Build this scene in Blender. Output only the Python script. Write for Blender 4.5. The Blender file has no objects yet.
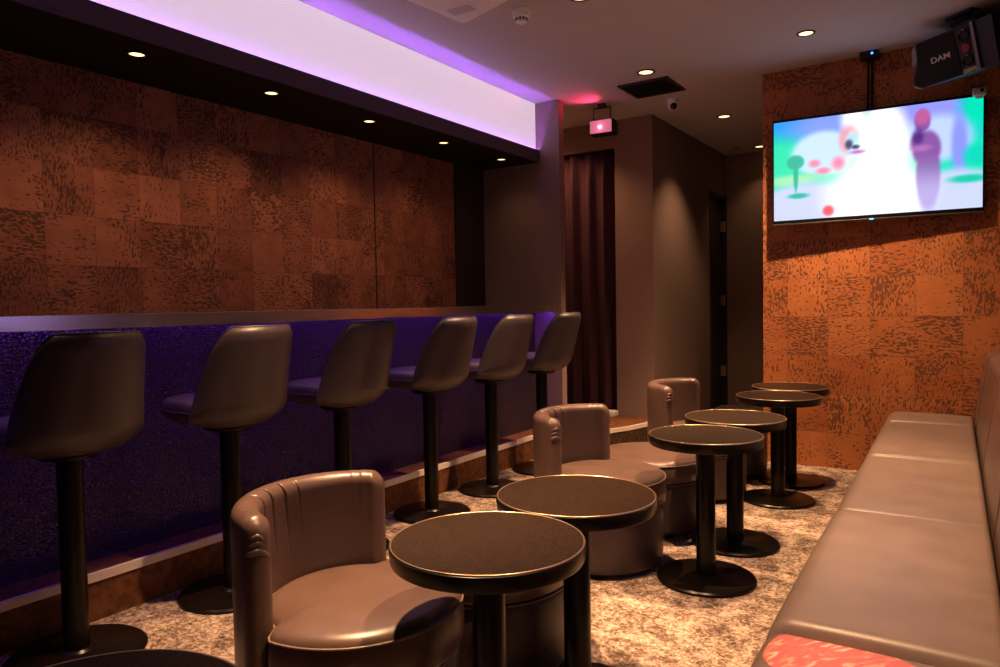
import bpy, bmesh, math, random
from mathutils import Vector, Matrix, Euler
random.seed(7)
S = bpy.context.scene
COL = S.collection
PI = math.pi
def rad(a): return math.radians(a)
def lin(c):
    return c/12.92 if c <= 0.04045 else ((c+0.055)/1.055)**2.4
def rgb(r, g, b): return (lin(r/255), lin(g/255), lin(b/255), 1.0)

# ------------------------------------------------------------------ materials
def mat(name, color=(0.5,0.5,0.5,1), rough=0.5, metal=0.0, spec=0.5, emit=None, estr=0.0, coat=0.0, sheen=0.0):
    m = bpy.data.materials.new(name); m.use_nodes = True
    p = m.node_tree.nodes['Principled BSDF']
    p.inputs['Base Color'].default_value = color
    p.inputs['Roughness'].default_value = rough
    p.inputs['Metallic'].default_value = metal
    p.inputs['Specular IOR Level'].default_value = spec
    p.inputs['Coat Weight'].default_value = coat
    p.inputs['Sheen Weight'].default_value = sheen
    if emit:
        p.inputs['Emission Color'].default_value = emit
        p.inputs['Emission Strength'].default_value = estr
    return m
class NT:
    def __init__(s, m): s.t = m.node_tree; s.p = s.t.nodes['Principled BSDF']
    def n(s, typ, **kw):
        nd = s.t.nodes.new(typ)
        for k, v in kw.items():
            if k.startswith('i_'):
                key = k[2:]
                key = int(key) if key.isdigit() else key.replace('_', ' ')
                nd.inputs[key].default_value = v
            else: setattr(nd, k, v)
        return nd
    def l(s, a, b): s.t.links.new(a, b)
    def ramp(s, fac, stops, interp='LINEAR'):
        r = s.t.nodes.new('ShaderNodeValToRGB'); r.color_ramp.interpolation = interp
        e = r.color_ramp.elements
        while len(e) < len(stops): e.new(0.5)
        for i, (pos, c) in enumerate(stops): e[i].position = pos; e[i].color = c
        s.l(fac, r.inputs[0]); return r.outputs[0]
    def bump(s, h, strength=0.3, dist=0.01):
        b = s.n('ShaderNodeBump'); b.inputs['Strength'].default_value = strength; b.inputs['Distance'].default_value = dist
        s.l(h, b.inputs['Height']); s.l(b.outputs[0], s.p.inputs['Normal'])
    def math(s, op, a, b=None):
        m = s.n('ShaderNodeMath', operation=op)
        for i, v in enumerate((a, b)):
            if v is None: continue
            if isinstance(v, (int, float)): m.inputs[i].default_value = v
            else: s.l(v, m.inputs[i])
        return m.outputs[0]

def leopard(name, axis, tile, off, base_a, base_b, dark, soft=22.0, mixf=0.80):
    """hide-look wallpaper tiles: every square tile has its own tint, spot direction and spot density"""
    m = mat(name, base_a, 0.55, spec=0.35); N = NT(m)
    geo = N.n('ShaderNodeNewGeometry'); sep = N.n('ShaderNodeSeparateXYZ'); N.l(geo.outputs['Position'], sep.inputs[0])
    u = N.math('DIVIDE', N.math('SUBTRACT', sep.outputs[axis], off[0]), tile[0])
    v = N.math('DIVIDE', N.math('SUBTRACT', sep.outputs['Z'], off[1]), tile[1])
    cell = N.n('ShaderNodeCombineXYZ'); N.l(N.math('FLOOR', u), cell.inputs[0]); N.l(N.math('FLOOR', v), cell.inputs[1])
    wn = N.n('ShaderNodeTexWhiteNoise', noise_dimensions='3D'); N.l(cell.outputs[0], wn.inputs['Vector'])
    rs = N.n('ShaderNodeSeparateColor'); N.l(wn.outputs['Color'], rs.inputs[0])
    r1, r2, r3 = rs.outputs[0], rs.outputs[1], rs.outputs[2]
    uv = N.n('ShaderNodeCombineXYZ'); N.l(u, uv.inputs[0]); N.l(v, uv.inputs[1]); N.l(N.math('MULTIPLY', r1, 37.0), uv.inputs[2])
    rot = N.n('ShaderNodeVectorRotate', rotation_type='Z_AXIS'); N.l(uv.outputs[0], rot.inputs['Vector'])
    N.l(N.math('MULTIPLY', N.math('ROUND', N.math('MULTIPLY', r2, 3.4)), 1.62), rot.inputs['Angle'])
    mp = N.n('ShaderNodeMapping'); mp.inputs['Scale'].default_value = (11.0, 24.0, 1.0); N.l(rot.outputs[0], mp.inputs[0])
    sp = N.n('ShaderNodeTexNoise'); sp.inputs['Scale'].default_value = 1.0; sp.inputs['Detail'].default_value = 1.2; sp.inputs['Roughness'].default_value = 0.45
    N.l(mp.outputs[0], sp.inputs['Vector'])
    dens = N.n('ShaderNodeTexNoise'); dens.inputs['Scale'].default_value = 1.5; dens.inputs['Detail'].default_value = 1.0; N.l(uv.outputs[0], dens.inputs['Vector'])
    # threshold differs per tile and drifts inside it
    thr = N.math('ADD', N.math('MULTIPLY', r3, 0.16), 0.46)
    thr = N.math('ADD', thr, N.math('MULTIPLY', N.math('SUBTRACT', 0.5, dens.outputs[0]), 0.42))
    d = N.math('MULTIPLY', N.math('SUBTRACT', sp.outputs[0], thr), soft)
    mr = N.n('ShaderNodeClamp'); N.l(d, mr.inputs[0])
    tint = N.n('ShaderNodeMix', data_type='RGBA'); tint.inputs[6].default_value = base_a; tint.inputs[7].default_value = base_b
    clo = N.n('ShaderNodeTexNoise'); clo.inputs['Scale'].default_value = 2.2; clo.inputs['Detail'].default_value = 3.0; N.l(uv.outputs[0], clo.inputs['Vector'])
    N.l(N.math('ADD', N.math('MULTIPLY', r1, 0.60), N.math('MULTIPLY', N.math('SUBTRACT', clo.outputs[0], 0.36), 0.9)), tint.inputs[0])
    mx = N.n('ShaderNodeMix', data_type='RGBA'); N.l(N.math('MULTIPLY', mr.outputs[0], mixf), mx.inputs[0])
    N.l(tint.outputs[2], mx.inputs[6]); mx.inputs[7].default_value = dark
    # fine joints between the tiles
    fu = N.math('ABSOLUTE', N.math('SUBTRACT', N.math('FRACT', u), 0.5)); fv = N.math('ABSOLUTE', N.math('SUBTRACT', N.math('FRACT', v), 0.5))
    j = N.math('MULTIPLY', N.math('GREATER_THAN', N.math('MAXIMUM', fu, fv), 0.493), 0.45)
    mj = N.n('ShaderNodeMix', data_type='RGBA'); N.l(j, mj.inputs[0]); N.l(mx.outputs[2], mj.inputs[6]); mj.inputs[7].default_value = dark
    N.l(mj.outputs[2], N.p.inputs['Base Color'])
    N.bump(N.math('MULTIPLY', mr.outputs[0], -1.0), 0.5, 0.006)
    return m

def leather(name, c, rough=0.42, grain=420, spec=0.5):
    m = mat(name, c, rough, spec=spec); N = NT(m)
    tc = N.n('ShaderNodeTexCoord')
    v = N.n('ShaderNodeTexVoronoi'); v.inputs['Scale'].default_value = grain; N.l(tc.outputs['Object'], v.inputs['Vector'])
    n = N.n('ShaderNodeTexNoise'); n.inputs['Scale'].default_value = 9; n.inputs['Detail'].default_value = 3; N.l(tc.outputs['Object'], n.inputs['Vector'])
    N.l(N.ramp(n.outputs[0], [(0.3, tuple(x*0.9 for x in c[:3])+(1,)), (0.7, tuple(min(1, x*1.1) for x in c[:3])+(1,))]), N.p.inputs['Base Color'])
    N.l(N.math('ADD', N.math('MULTIPLY', n.outputs[0], 0.14), rough-0.07), N.p.inputs['Roughness'])
    N.bump(v.outputs['Distance'], 0.08, 0.001)
    return m
def weave(name, c, rough=0.8, amount=0.25, scale=(160, 160, 60)):
    m = mat(name, c, rough, spec=0.25); N = NT(m)
    tc = N.n('ShaderNodeTexCoord'); mp = N.n('ShaderNodeMapping'); mp.inputs['Scale'].default_value = scale; N.l(tc.outputs['Object'], mp.inputs[0])
    n = N.n('ShaderNodeTexNoise'); n.inputs['Scale'].default_value = 1; n.inputs['Detail'].default_value = 2; N.l(mp.outputs[0], n.inputs['Vector'])
    a = 1-amount; b = 1+amount
    N.l(N.ramp(n.outputs[0], [(0.3, tuple(x*a for x in c[:3])+(1,)), (0.7, tuple(x*b for x in c[:3])+(1,))]), N.p.inputs['Base Color'])
    N.bump(n.outputs[0], 0.15, 0.002)
    return m
def carpet():
    m = mat('mottled_carpet', (0.3,0.2,0.15,1), 0.95, spec=0.1); N = NT(m)
    tc = N.n('ShaderNodeTexCoord')
    a = N.n('ShaderNodeTexNoise'); a.inputs['Scale'].default_value = 10; a.inputs['Detail'].default_value = 8; a.inputs['Roughness'].default_value = 0.72; N.l(tc.outputs['Object'], a.inputs['Vector'])
    b = N.n('ShaderNodeTexNoise'); b.inputs['Scale'].default_value = 62; b.inputs['Detail'].default_value = 3; b.inputs['Distortion'].default_value = 1.0; N.l(tc.outputs['Object'], b.inputs['Vector'])
    mx = N.math('ADD', N.math('MULTIPLY', a.outputs[0], 0.55), N.math('MULTIPLY', b.outputs[0], 0.45))
    N.l(N.ramp(mx, [(0.38, (0.07,0.045,0.034,1)), (0.465, (0.17,0.115,0.088,1)), (0.525, (0.34,0.25,0.20,1)), (0.60, (0.56,0.43,0.345,1))]), N.p.inputs['Base Color'])
    f = N.n('ShaderNodeTexNoise'); f.inputs['Scale'].default_value = 260; f.inputs['Detail'].default_value = 2; N.l(tc.outputs['Object'], f.inputs['Vector'])
    N.bump(N.math('ADD', b.outputs[0], f.outputs[0]), 0.55, 0.006)
    return m
def croc():
    m = mat('embossed_crocodile_vinyl', (0.04,0.03,0.03,1), 0.32, spec=0.6); N = NT(m)
    geo = N.n('ShaderNodeNewGeometry'); mp = N.n('ShaderNodeMapping'); mp.inputs['Scale'].default_value = (1, 66, 80); N.l(geo.outputs['Position'], mp.inputs[0])
    v = N.n('ShaderNodeTexVoronoi', feature='DISTANCE_TO_EDGE'); v.inputs['Scale'].default_value = 1; N.l(mp.outputs[0], v.inputs['Vector'])
    e = N.ramp(v.outputs['Distance'], [(0.0, (0,0,0,1)), (0.16, (1,1,1,1))])
    N.l(N.ramp(v.outputs['Distance'], [(0.0, (0.010,0.008,0.008,1)), (0.14, (0.060,0.032,0.024,1))]), N.p.inputs['Base Color'])
    N.bump(e, 1.0, 0.008)
    return m
def speckle(name, c, c2, rough, scale=300):
    m = mat(name, c, rough); N = NT(m); tc = N.n('ShaderNodeTexCoord')
    n = N.n('ShaderNodeTexNoise'); n.inputs['Scale'].default_value = scale; n.inputs['Detail'].default_value = 2; N.l(tc.outputs['Object'], n.inputs['Vector'])
    N.p.inputs['Specular IOR Level'].default_value = 0.10; N.l(N.ramp(n.outputs[0], [(0.35, c), (0.68, c2)]), N.p.inputs['Base Color']); N.bump(n.outputs[0], 0.12, 0.001)
    return m

M = {}
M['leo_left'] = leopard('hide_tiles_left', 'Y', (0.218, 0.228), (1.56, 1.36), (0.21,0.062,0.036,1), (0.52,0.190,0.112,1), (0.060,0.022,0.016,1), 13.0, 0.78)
M['leo_far'] = leopard('hide_tiles_far', 'X', (0.2565, 0.262), (-0.06, 0.765), (0.42,0.122,0.036,1), (0.62,0.228,0.080,1), (0.12,0.050,0.027,1))
M['carpet'] = carpet()
M['croc'] = croc()
M['ceiling'] = weave('taupe_ceiling_paint', (0.58,0.53,0.60,1), 0.85, 0.03, (40,40,40))
M['wall'] = weave('taupe_textile_wallpaper', (0.28,0.19,0.165,1), 0.75, 0.12, (190,190,60))
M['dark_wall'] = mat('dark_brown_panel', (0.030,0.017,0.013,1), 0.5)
M['rightwall'] = mat('plain_brown_wall', (0.10,0.07,0.062,1), 0.8)
M['white_paint'] = mat('white_paint', (0.86,0.83,0.80,1), 0.6)
M['glow_band'] = mat('self_lit_cove_band', (0.86,0.83,0.86,1), 0.6, emit=(0.78,0.63,0.73,1), estr=0.72)  # white cove band; the cove light on it is put in as emission
M['fascia'] = speckle('dark_speckled_fascia', (0.055,0.040,0.055,1), (0.13,0.10,0.13,1), 0.65, 260)
M['soffit'] = mat('black_soffit', (0.012,0.008,0.009,1), 0.8, spec=0.2)
M['riser'] = speckle('brown_step_vinyl', (0.12,0.046,0.022,1), (0.21,0.088,0.042,1), 0.45, 30)
M['step_carpet'] = speckle('dark_brown_step_carpet', (0.035,0.02,0.013,1), (0.11,0.065,0.042,1), 0.95, 60)
M['nosing'] = mat('pale_step_nosing', (0.82,0.70,0.65,1), 0.4)
M['counter'] = mat('dark_counter_laminate', (0.075,0.055,0.055,1), 0.26, spec=0.9)
M['counter_edge'] = mat('brushed_counter_edge', (0.60,0.50,0.50,1), 0.22, metal=0.9)
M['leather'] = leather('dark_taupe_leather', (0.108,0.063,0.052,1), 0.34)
M['leather_stool'] = leather('brown_black_leather', (0.050,0.034,0.040,1), 0.42)
M['leather_sofa'] = leather('warm_taupe_leather', (0.19,0.134,0.116,1), 0.40, 380)
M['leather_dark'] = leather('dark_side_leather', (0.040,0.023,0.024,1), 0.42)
M['piping'] = leather('leather_piping', (0.19,0.135,0.105,1), 0.35)
M['black_metal'] = mat('black_powder_metal', (0.005,0.003,0.003,1), 0.32, spec=0.22)
M['bronze_metal'] = mat('dark_bronze_metal', (0.005,0.003,0.002,1), 0.28, spec=0.22)
M['table_top'] = speckle('dark_brown_laminate', (0.010,0.0055,0.0033,1), (0.035,0.019,0.011,1), 0.45, 170)
M['trim'] = mat('pale_lit_edge', (0.62,0.46,0.30,1), 0.28, metal=0.9)
M['black_plastic'] = mat('black_plastic', (0.012,0.011,0.012,1), 0.38)
M['black_gloss'] = mat('black_gloss_plastic', (0.008,0.008,0.010,1), 0.15)
M['white_plastic'] = mat('white_plastic', (0.90,0.87,0.90,1), 0.4)
M['grey_plastic'] = mat('grey_plastic', (0.35,0.33,0.36,1), 0.45)
M['silver'] = mat('silver_trim', (0.24,0.20,0.20,1), 0.35, metal=0.8)
M['hinge'] = mat('brass_hinge', (0.55,0.42,0.28,1), 0.35, metal=0.7)
M['vent'] = mat('dark_vent_metal', (0.028,0.018,0.015,1), 0.6)
M['curtain'] = weave('plum_curtain_cloth', (0.070,0.027,0.044,1), 0.9, 0.15, (220,220,30))
M['void'] = mat('unlit_black', (0.01,0.008,0.008,1), 0.9)
M['lens'] = mat('lamp_lens', (1,0.9,0.7,1), 0.4, emit=(1.0,0.64,0.30,1), estr=2.7)
M['lens_soft'] = mat('lamp_lens_soft', (1,0.9,0.7,1), 0.4, emit=(1.0,0.70,0.38,1), estr=2.0)
M['lens_far'] = mat('lamp_lens_far', (1,0.9,0.7,1), 0.4, emit=(1.0,0.70,0.40,1), estr=1.6)
M['led_cove'] = mat('violet_cove_led', (0.5,0.3,1,1), 0.4, emit=(0.42,0.12,1.0,1), estr=200)
M['led_bar'] = mat('violet_bar_led', (0.3,0.1,1,1), 0.4, emit=(0.20,0.035,1.0,1), estr=27)
M['led_red'] = mat('red_led', (1,0.1,0.2,1), 0.4, emit=(1.0,0.10,0.22,1), estr=40)
M['led_blue'] = mat('blue_led', (0.1,0.3,1,1), 0.4, emit=(0.05,0.25,1.0,1), estr=4)
M['badge_red'] = mat('red_badge', (0.25,0.006,0.008,1), 0.35)
M['letter'] = mat('pale_lettering', (0.72,0.66,0.6,1), 0.4)
M['pinkpanel'] = mat('frosted_panel', (0.75,0.6,0.66,1), 0.5, emit=(0.85,0.18,0.30,1), estr=0.5)

# ------------------------------------------------------------------ mesh helpers
def add_box(bm, lo, hi, bevel=0.0, seg=2):
    c = [(a+b)/2 for a, b in zip(lo, hi)]; d = [abs(b-a) for a, b in zip(lo, hi)]
    g = bmesh.ops.create_cube(bm, size=1.0, matrix=Matrix.Translation(c) @ Matrix.Diagonal((d[0], d[1], d[2], 1)))
    if bevel > 0:
        es = list({e for v in g['verts'] for e in v.link_edges})
        bmesh.ops.bevel(bm, geom=es, offset=bevel, segments=seg, affect='EDGES', profile=0.5)
    return g['verts']
def add_lathe(bm, prof, n=64, c=(0, 0)):
    rings = []
    for r, z in prof:
        if r < 1e-6: rings.append([bm.verts.new((c[0], c[1], z))])
        else: rings.append([bm.verts.new((c[0]+r*math.cos(2*PI*i/n), c[1]+r*math.sin(2*PI*i/n), z)) for i in range(n)])
    for A, B in zip(rings[:-1], rings[1:]):
        for i in range(n):
            j = (i+1) % n
            if len(A) == 1 and len(B) == 1: continue
            if len(A) == 1: bm.faces.new((A[0], B[i], B[j]))
            elif len(B) == 1: bm.faces.new((A[i], A[j], B[0]))
            else: bm.faces.new((A[i], A[j], B[j], B[i]))
def add_tube(bm, pts, r, n=10, closed=False):
    pts = [Vector(p) for p in pts]; k = len(pts); rings = []
    up = Vector((0.03, 0.05, 1))
    for i, p in enumerate(pts):
        a = pts[(i-1) % k] if (closed or i > 0) else p
        b = pts[(i+1) % k] if (closed or i < k-1) else p
        t = (b-a).normalized()
        x = t.cross(up)
        if x.length < 0.15: x = t.cross(Vector((1, 0.1, 0)))
        x.normalize(); y = t.cross(x)
        rings.append([bm.verts.new(p+(x*math.cos(2*PI*q/n)+y*math.sin(2*PI*q/n))*r) for q in range(n)])
    m = k if closed else k-1
    for i in range(m):
        A, B = rings[i], rings[(i+1) % k]
        for q in range(n): bm.faces.new((A[q], A[(q+1) % n], B[(q+1) % n], B[q]))
    if not closed:
        bm.faces.new(rings[0]); bm.faces.new(rings[-1])
def add_prism(bm, poly, z0, z1):
    a = [bm.verts.new((x, y, z0)) for x, y in poly]; b = [bm.verts.new((x, y, z1)) for x, y in poly]
    n = len(poly)
    for i in range(n): bm.faces.new((a[i], a[(i+1) % n], b[(i+1) % n], b[i]))
    bm.faces.new(a); bm.faces.new(b)
def add_sweep(bm, rings, closed_ring=True, cap=True):
    R = [[bm.verts.new(p) for p in r] for r in rings]; n = len(R[0])
    for A, B in zip(R[:-1], R[1:]):
        for i in range(n if closed_ring else n-1):
            j = (i+1) % n; bm.faces.new((A[i], A[j], B[j], B[i]))
    if cap: bm.faces.new(R[0]); bm.faces.new(R[-1])
    return R
def obj(name, bm, m, parent=None, smooth=40, loc=None, rot=None):
    bmesh.ops.recalc_face_normals(bm, faces=bm.faces[:])
    me = bpy.data.meshes.new(name); bm.to_mesh(me); bm.free()
    ms = m if isinstance(m, list) else [m]
    for x in ms: me.materials.append(x)
    o = bpy.data.objects.new(name, me); COL.objects.link(o)
    if smooth:
        for p in me.polygons: p.use_smooth = True
        if smooth < 180: me.set_sharp_from_angle(angle=rad(smooth))
    if parent: o.parent = parent
    if loc: o.location = loc
    if rot: o.rotation_euler = rot
    return o
def bx(name, lo, hi, m, parent=None, bevel=0.0, seg=2, **k):
    bm = bmesh.new(); add_box(bm, lo, hi, bevel, seg); k.setdefault('smooth', 20); return obj(name, bm, m, parent, **k)
def struct(name, o_or_bm, m=None):
    o = obj(name, o_or_bm, m) if m else o_or_bm
    o['kind'] = 'structure'; return o
def sbox(name, lo, hi, m, bevel=0.0): return struct(name, bx(name, lo, hi, m, bevel=bevel))
def tag(o, label, cat, group=None):
    o['label'] = label; o['category'] = cat
    if group: o['group'] = group
    return o
def thing(name, label, cat, loc=(0, 0, 0), rz=0.0, group=None):
    o = bpy.data.objects.new(name, None); COL.objects.link(o); o.empty_display_size = 0.1
    o.location = loc; o.rotation_euler = (0, 0, rz); return tag(o, label, cat, group)
def dup(root, loc, rz, label):
    def cp(o, parent):
        c = o.copy(); COL.objects.link(c); c.parent = parent
        for ch in o.children: cp(ch, c)
        return c
    r = cp(root, None); r.location = loc; r.rotation_euler = (0, 0, rz); r['label'] = label
    return r

# ------------------------------------------------------------------ the room shell
Z = 2.72
bm = bmesh.new(); add_box(bm, (-3.75, -1.6, -0.12), (0.55, 8.1, 0.0)); struct('floor', bm, M['carpet'])
bm = bmesh.new(); add_box(bm, (-3.75, -1.6, Z), (0.55, 8.1, Z+0.12)); struct('ceiling', bm, M['ceiling'])
bm = bmesh.new(); add_box(bm, (-3.54, -1.6, 0.0), (-3.42, 4.95, Z)); struct('wall_left', bm, M['leo_left'])
sbox('wall_right', (0.32, -1.6, 0), (0.44, 8.1, Z), M['rightwall'])
sbox('wall_near', (-3.6, -1.72, 0), (0.44, -1.6, Z), M['rightwall'])
sbox('wall_far', (-1.25, 5.28, 0), (0.32, 5.42, Z), M['leo_far'])
sbox('wall_partition', (-3.54, 4.95, 0), (-2.69, 5.025, Z), M['wall'])
# wall with the curtained doorway, and the corridor beside it
bm = bmesh.new()
add_box(bm, (-3.62, 5.81, 2.49), (-2.615, 5.93, Z)); add_box(bm, (-2.615, 5.81, 0), (-2.27, 5.93, Z))
struct('wall_curtain_side', bm, M['wall'])
sbox('wall_alcove_end', (-3.74, 5.025, 0), (-3.62, 6.6, Z), M['wall'])
sbox('wall_behind_curtain', (-3.62, 6.45, 0), (-2.39, 6.55, Z), M['void'])
sbox('wall_corridor', (-2.39, 5.93, 0), (-2.27, 7.36, Z), M['wall'])
sbox('wall_corridor_over_door', (-2.39, 7.36, 2.27), (-2.27, 7.95, Z), M['wall'])
sbox('wall_corridor_end', (-2.39, 7.95, 0), (0.32, 8.07, Z), M['wall'])
# thin dark sheet over the end of the left wall
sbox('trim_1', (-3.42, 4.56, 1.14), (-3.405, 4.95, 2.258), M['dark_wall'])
# vertical joint strip between wall panels
sbox('trim_2', (-3.42, 3.653, 1.14), (-3.4165, 3.662, 2.258), M['dark_wall'])
# soffit over the counter with the light cove on top
sbox('trim_3', (-3.42, -1.6, 2.258), (-2.868, 4.95, 2.278), M['soffit'])
sbox('trim_4', (-2.868, -1.6, 2.258), (-2.865, 4.95, 2.352), M['fascia'])
sbox('trim_5', (-2.97, -1.6, 2.278), (-2.90, 4.95, Z), M['glow_band'])
# raised step under the counter, swinging round to the curtain
poly = [(-3.42, -1.6), (-2.72, -1.6), (-2.72, 4.52), (-2.66, 4.66), (-2.52, 4.84), (-2.33, 5.03), (-2.25, 5.22), (-2.195, 5.45), (-2.185, 5.62), (-2.27, 5.81), (-2.27, 5.81), (-3.62, 5.81), (-3.62, 5.025), (-2.69, 5.025), (-2.69, 4.95), (-3.42, 4.95)]
poly = [p for i, p in enumerate(poly) if i == 0 or p != poly[i-1]]
bm = bmesh.new(); add_prism(bm, poly, 0.0, 0.158); struct('trim_6', bm, M['riser'])
edge = poly[1:9]
bm = bmesh.new()
inn, out = [], []
for i, p in enumerate(edge):
    a = Vector(edge[max(0, i-1)]); b = Vector(edge[min(len(edge)-1, i+1)]); t = (b-a).normalized(); nrm = Vector((t.y, -t.x))
    out.append(Vector(p)+nrm*0.006); inn.append(Vector(p)-nrm*0.012)
add_sweep(bm, [[(o.x, o.y, 0.148), (o.x, o.y, 0.180), (i_.x, i_.y, 0.180), (i_.x, i_.y, 0.148)] for o, i_ in zip(out, inn)])
struct('trim_7', bm, M['nosing'])
# dark carpeted facing on the swung part of the step
bm = bmesh.new(); seg = edge[3:]
rr = []
for i, p in enumerate(seg):
    a = Vector(seg[max(0, i-1)]); b = Vector(seg[min(len(seg)-1, i+1)]); t = (b-a).normalized(); nrm = Vector((t.y, -t.x))
    o = Vector(p)+nrm*0.003; q = Vector(p)-nrm*0.002; rr.append([(o.x, o.y, 0.0), (o.x, o.y, 0.148), (q.x, q.y, 0.148), (q.x, q.y, 0.0)])
add_sweep(bm, rr); struct('trim_8', bm, M['step_carpet'])
# pale low block beside the door jamb
sbox('trim_9', (-2.76, 5.70, 0.158), (-2.60, 5.805, 0.205), M['white_paint'], 0.006)
# corridor door with frame and hinges
d = struct('door_1', bx('door_1', (-2.36, 7.40, 0.0), (-2.32, 7.93, 2.24), M['dark_wall']))
for zc in (1.95, 1.15, 0.38): bx('hinge', (-2.322, 7.885, zc-0.055), (-2.268, 7.915, zc+0.055), M['hinge'], d, 0.004)
bm = bmesh.new(); add_box(bm, (-2.37, 7.36, 0), (-2.262, 7.40, 2.27)); add_box(bm, (-2.37, 7.36, 2.24), (-2.262, 7.95, 2.27)); add_box(bm, (-2.37, 7.925, 0), (-2.262, 7.95, 2.27))
obj('door_frame', bm, M['dark_wall'], d)

# ------------------------------------------------------------------ bar counter
t = thing('bar_counter', 'long dark bar counter along the patterned left wall, glowing violet underneath', 'counter', (-3.0, 1.7, 0.158))
def P(lo, hi, o=(-3.0, 1.7, 0.158)): return tuple(a-b for a, b in zip(lo, o)), tuple(a-b for a, b in zip(hi, o))
lo, hi = P((-3.418, -1.59, 1.100), (-2.775, 4.948, 1.14)); bx('countertop', lo, hi, M['counter'], t, 0.003)
lo, hi = P((-2.775, -1.59, 1.083), (-2.765, 4.948, 1.139)); bx('edge_band', lo, hi, M['counter_edge'], t, 0.002)
lo, hi = P((-2.97, -1.59, 0.158), (-2.93, 4.948, 1.100)); bx('front_panel', lo, hi, M['croc'], t)
lo, hi = P((-2.786, -1.59, 1.087), (-2.777, 4.945, 1.096)); k = bx('light_strip', lo, hi, M['led_bar'], t); k['label'] = 'violet light strip under the counter edge'
t = thing('light_strip', 'violet light strip lying in the cove above the dark soffit', 'light strip', (-2.8895, 1.7, 2.278))
bx('diffuser', (-0.0015, -3.29, 0.018), (0.0015, 3.245, 0.024), M['led_cove'], t)
bx('holder', (-0.009, -3.29, 0.0), (0.009, 3.245, 0.015), M['grey_plastic'], t)

# ------------------------------------------------------------------ bar stools (back towards +x)
def sup(phi, a, b, n=2.7):
    c, s = math.cos(phi), math.sin(phi)
    r = (abs(c/a)**n + abs(s/b)**n)**(-1/n); return r*c, r*s
def make_stool(label):
    t = thing('bar_stool', label, 'bar stool', group='bar stools along the counter')
    bm = bmesh.new(); add_lathe(bm, [(0, 0), (0.208, 0), (0.213, 0.004), (0.213, 0.010), (0.205, 0.016), (0.10, 0.021), (0.06, 0.026), (0.05, 0.034), (0, 0.034)], 72)
    obj('base', bm, M['bronze_metal'], t, 30)
    bm = bmesh.new(); add_lathe(bm, [(0, 0.03), (0.039, 0.03), (0.039, 0.69), (0, 0.69)], 40); obj('pole', bm, M['black_metal'], t, 30)
    bm = bmesh.new(); add_lathe(bm, [(0, 0.672), (0.09, 0.672), (0.10, 0.682), (0.10, 0.700), (0, 0.700)], 40); obj('seat_plate', bm, M['black_metal'], t, 30)
    # seat cushion
    bm = bmesh.new(); N = 72; rings = []
    for f, z in ((0.0, 0.698), (0.62, 0.698), (0.80, 0.706), (0.93, 0.724), (1.0, 0.748), (1.0, 0.765), (0.985, 0.783), (0.94, 0.796), (0.82, 0.803), (0.5, 0.806), (0.0, 0.806)):
        if f == 0: rings.append([(-0.06, 0, z)]*1); continue
        rings.append([(-0.06+sup(2*PI*i/N, 0.225, 0.190)[0]*f, sup(2*PI*i/N, 0.225, 0.190)[1]*f, z) for i in range(N)])
    V = [[bm.verts.new(p) for p in r] for r in rings]
    for A, B in zip(V[:-1], V[1:]):
        for i in range(N):
            j = (i+1) % N
            if len(A) == 1: bm.faces.new((A[0], B[i], B[j]))
            elif len(B) == 1: bm.faces.new((A[i], A[j], B[0]))
            else: bm.faces.new((A[i], A[j], B[j], B[i]))
    seat = obj('seat', bm, M['leather_stool'], t, 180)
    bm = bmesh.new(); add_tube(bm, [(-0.06+sup(2*PI*i/N, 0.227, 0.192)[0], sup(2*PI*i/N, 0.227, 0.192)[1], 0.756) for i in range(N)], 0.003, 6, True); obj('piping', bm, M['leather_stool'], seat, 180)
    # wrap-round back shell
    bm = bmesh.new(); rings = []; K = 90; A0 = 70
    top_pts = []
    for q in range(K+1):
        a = -A0+2*A0*q/K; ph = rad(a); w = abs(a)
        s = max(0.0, min(1.0, (w-40)/(A0-40))); s = s**1.9
        zt = 1.083-0.30*s - 0.003*(w/52)**2*(w < 52)
        corner = math.sqrt(max(0.0, 1-max(0, (w-(A0-3))/3.0)**2))
        zb = 0.695+0.02*s
        zt = zb+(zt-zb)*(0.8+0.2*corner)
        th = 0.017*max(0.25, corner)
        loop_o, loop_i = [], []
        for m_ in range(15):
            f = m_/14; z = zb+(zt-zb)*f
            tuck = 0.05*(max(0, (0.2-f)/0.2))**2
            lean = 0.115*((z-0.70)/0.39)*max(0, math.cos(ph))**0.7 if math.cos(ph) > 0 else 0
            ox, oy = sup(ph, 0.200, 0.220, 2.25)
            sc = 1-tuck/0.2
            wid = 1-0.10*max(0, f-0.2)
            edge_r = th if f < 0.965 else th*math.sqrt(max(0.05, 1-((f-0.965)/0.035)**2))
            nx, ny = Vector((ox/0.2**2, oy/0.22**2)).normalized()
            px, py = ox*sc-0.035+lean, oy*sc*wid
            loop_o.append((px+nx*edge_r, py+ny*edge_r, z)); loop_i.append((px-nx*edge_r, py-ny*edge_r, z))
        rings.append(loop_o+loop_i[::-1]); top_pts.append(Vector(loop_o[-1])*0.5+Vector(loop_i[-1])*0.5+Vector((0, 0, 0.001)))
    add_sweep(bm, rings)
    back = obj('backrest', bm, M['leather_stool'], t, 180)
    bm = bmesh.new(); add_tube(bm, top_pts, 0.0042, 8); obj('piping', bm, M['leather_stool'], back, 180)
    return t
stool_y = [1.185, 1.80, 2.415, 3.075, 3.675, 4.30]
stool_l = ['bar stool nearest the camera, at the cropped left end of the counter', 'second bar stool from the left, its pole just left of the nearest tub chair', 'third bar stool from the left, its pole rising behind the nearest tub chair',
           'fourth bar stool from the left, its whole base seen beyond the nearest tub chair', 'second to last bar stool before the partition, its base left of the middle tub chair', 'farthest bar stool, at the partition end of the counter before the plum curtain']
stool0 = make_stool(stool_l[0]); stool0.location = (-2.5, stool_y[0], 0)
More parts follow.
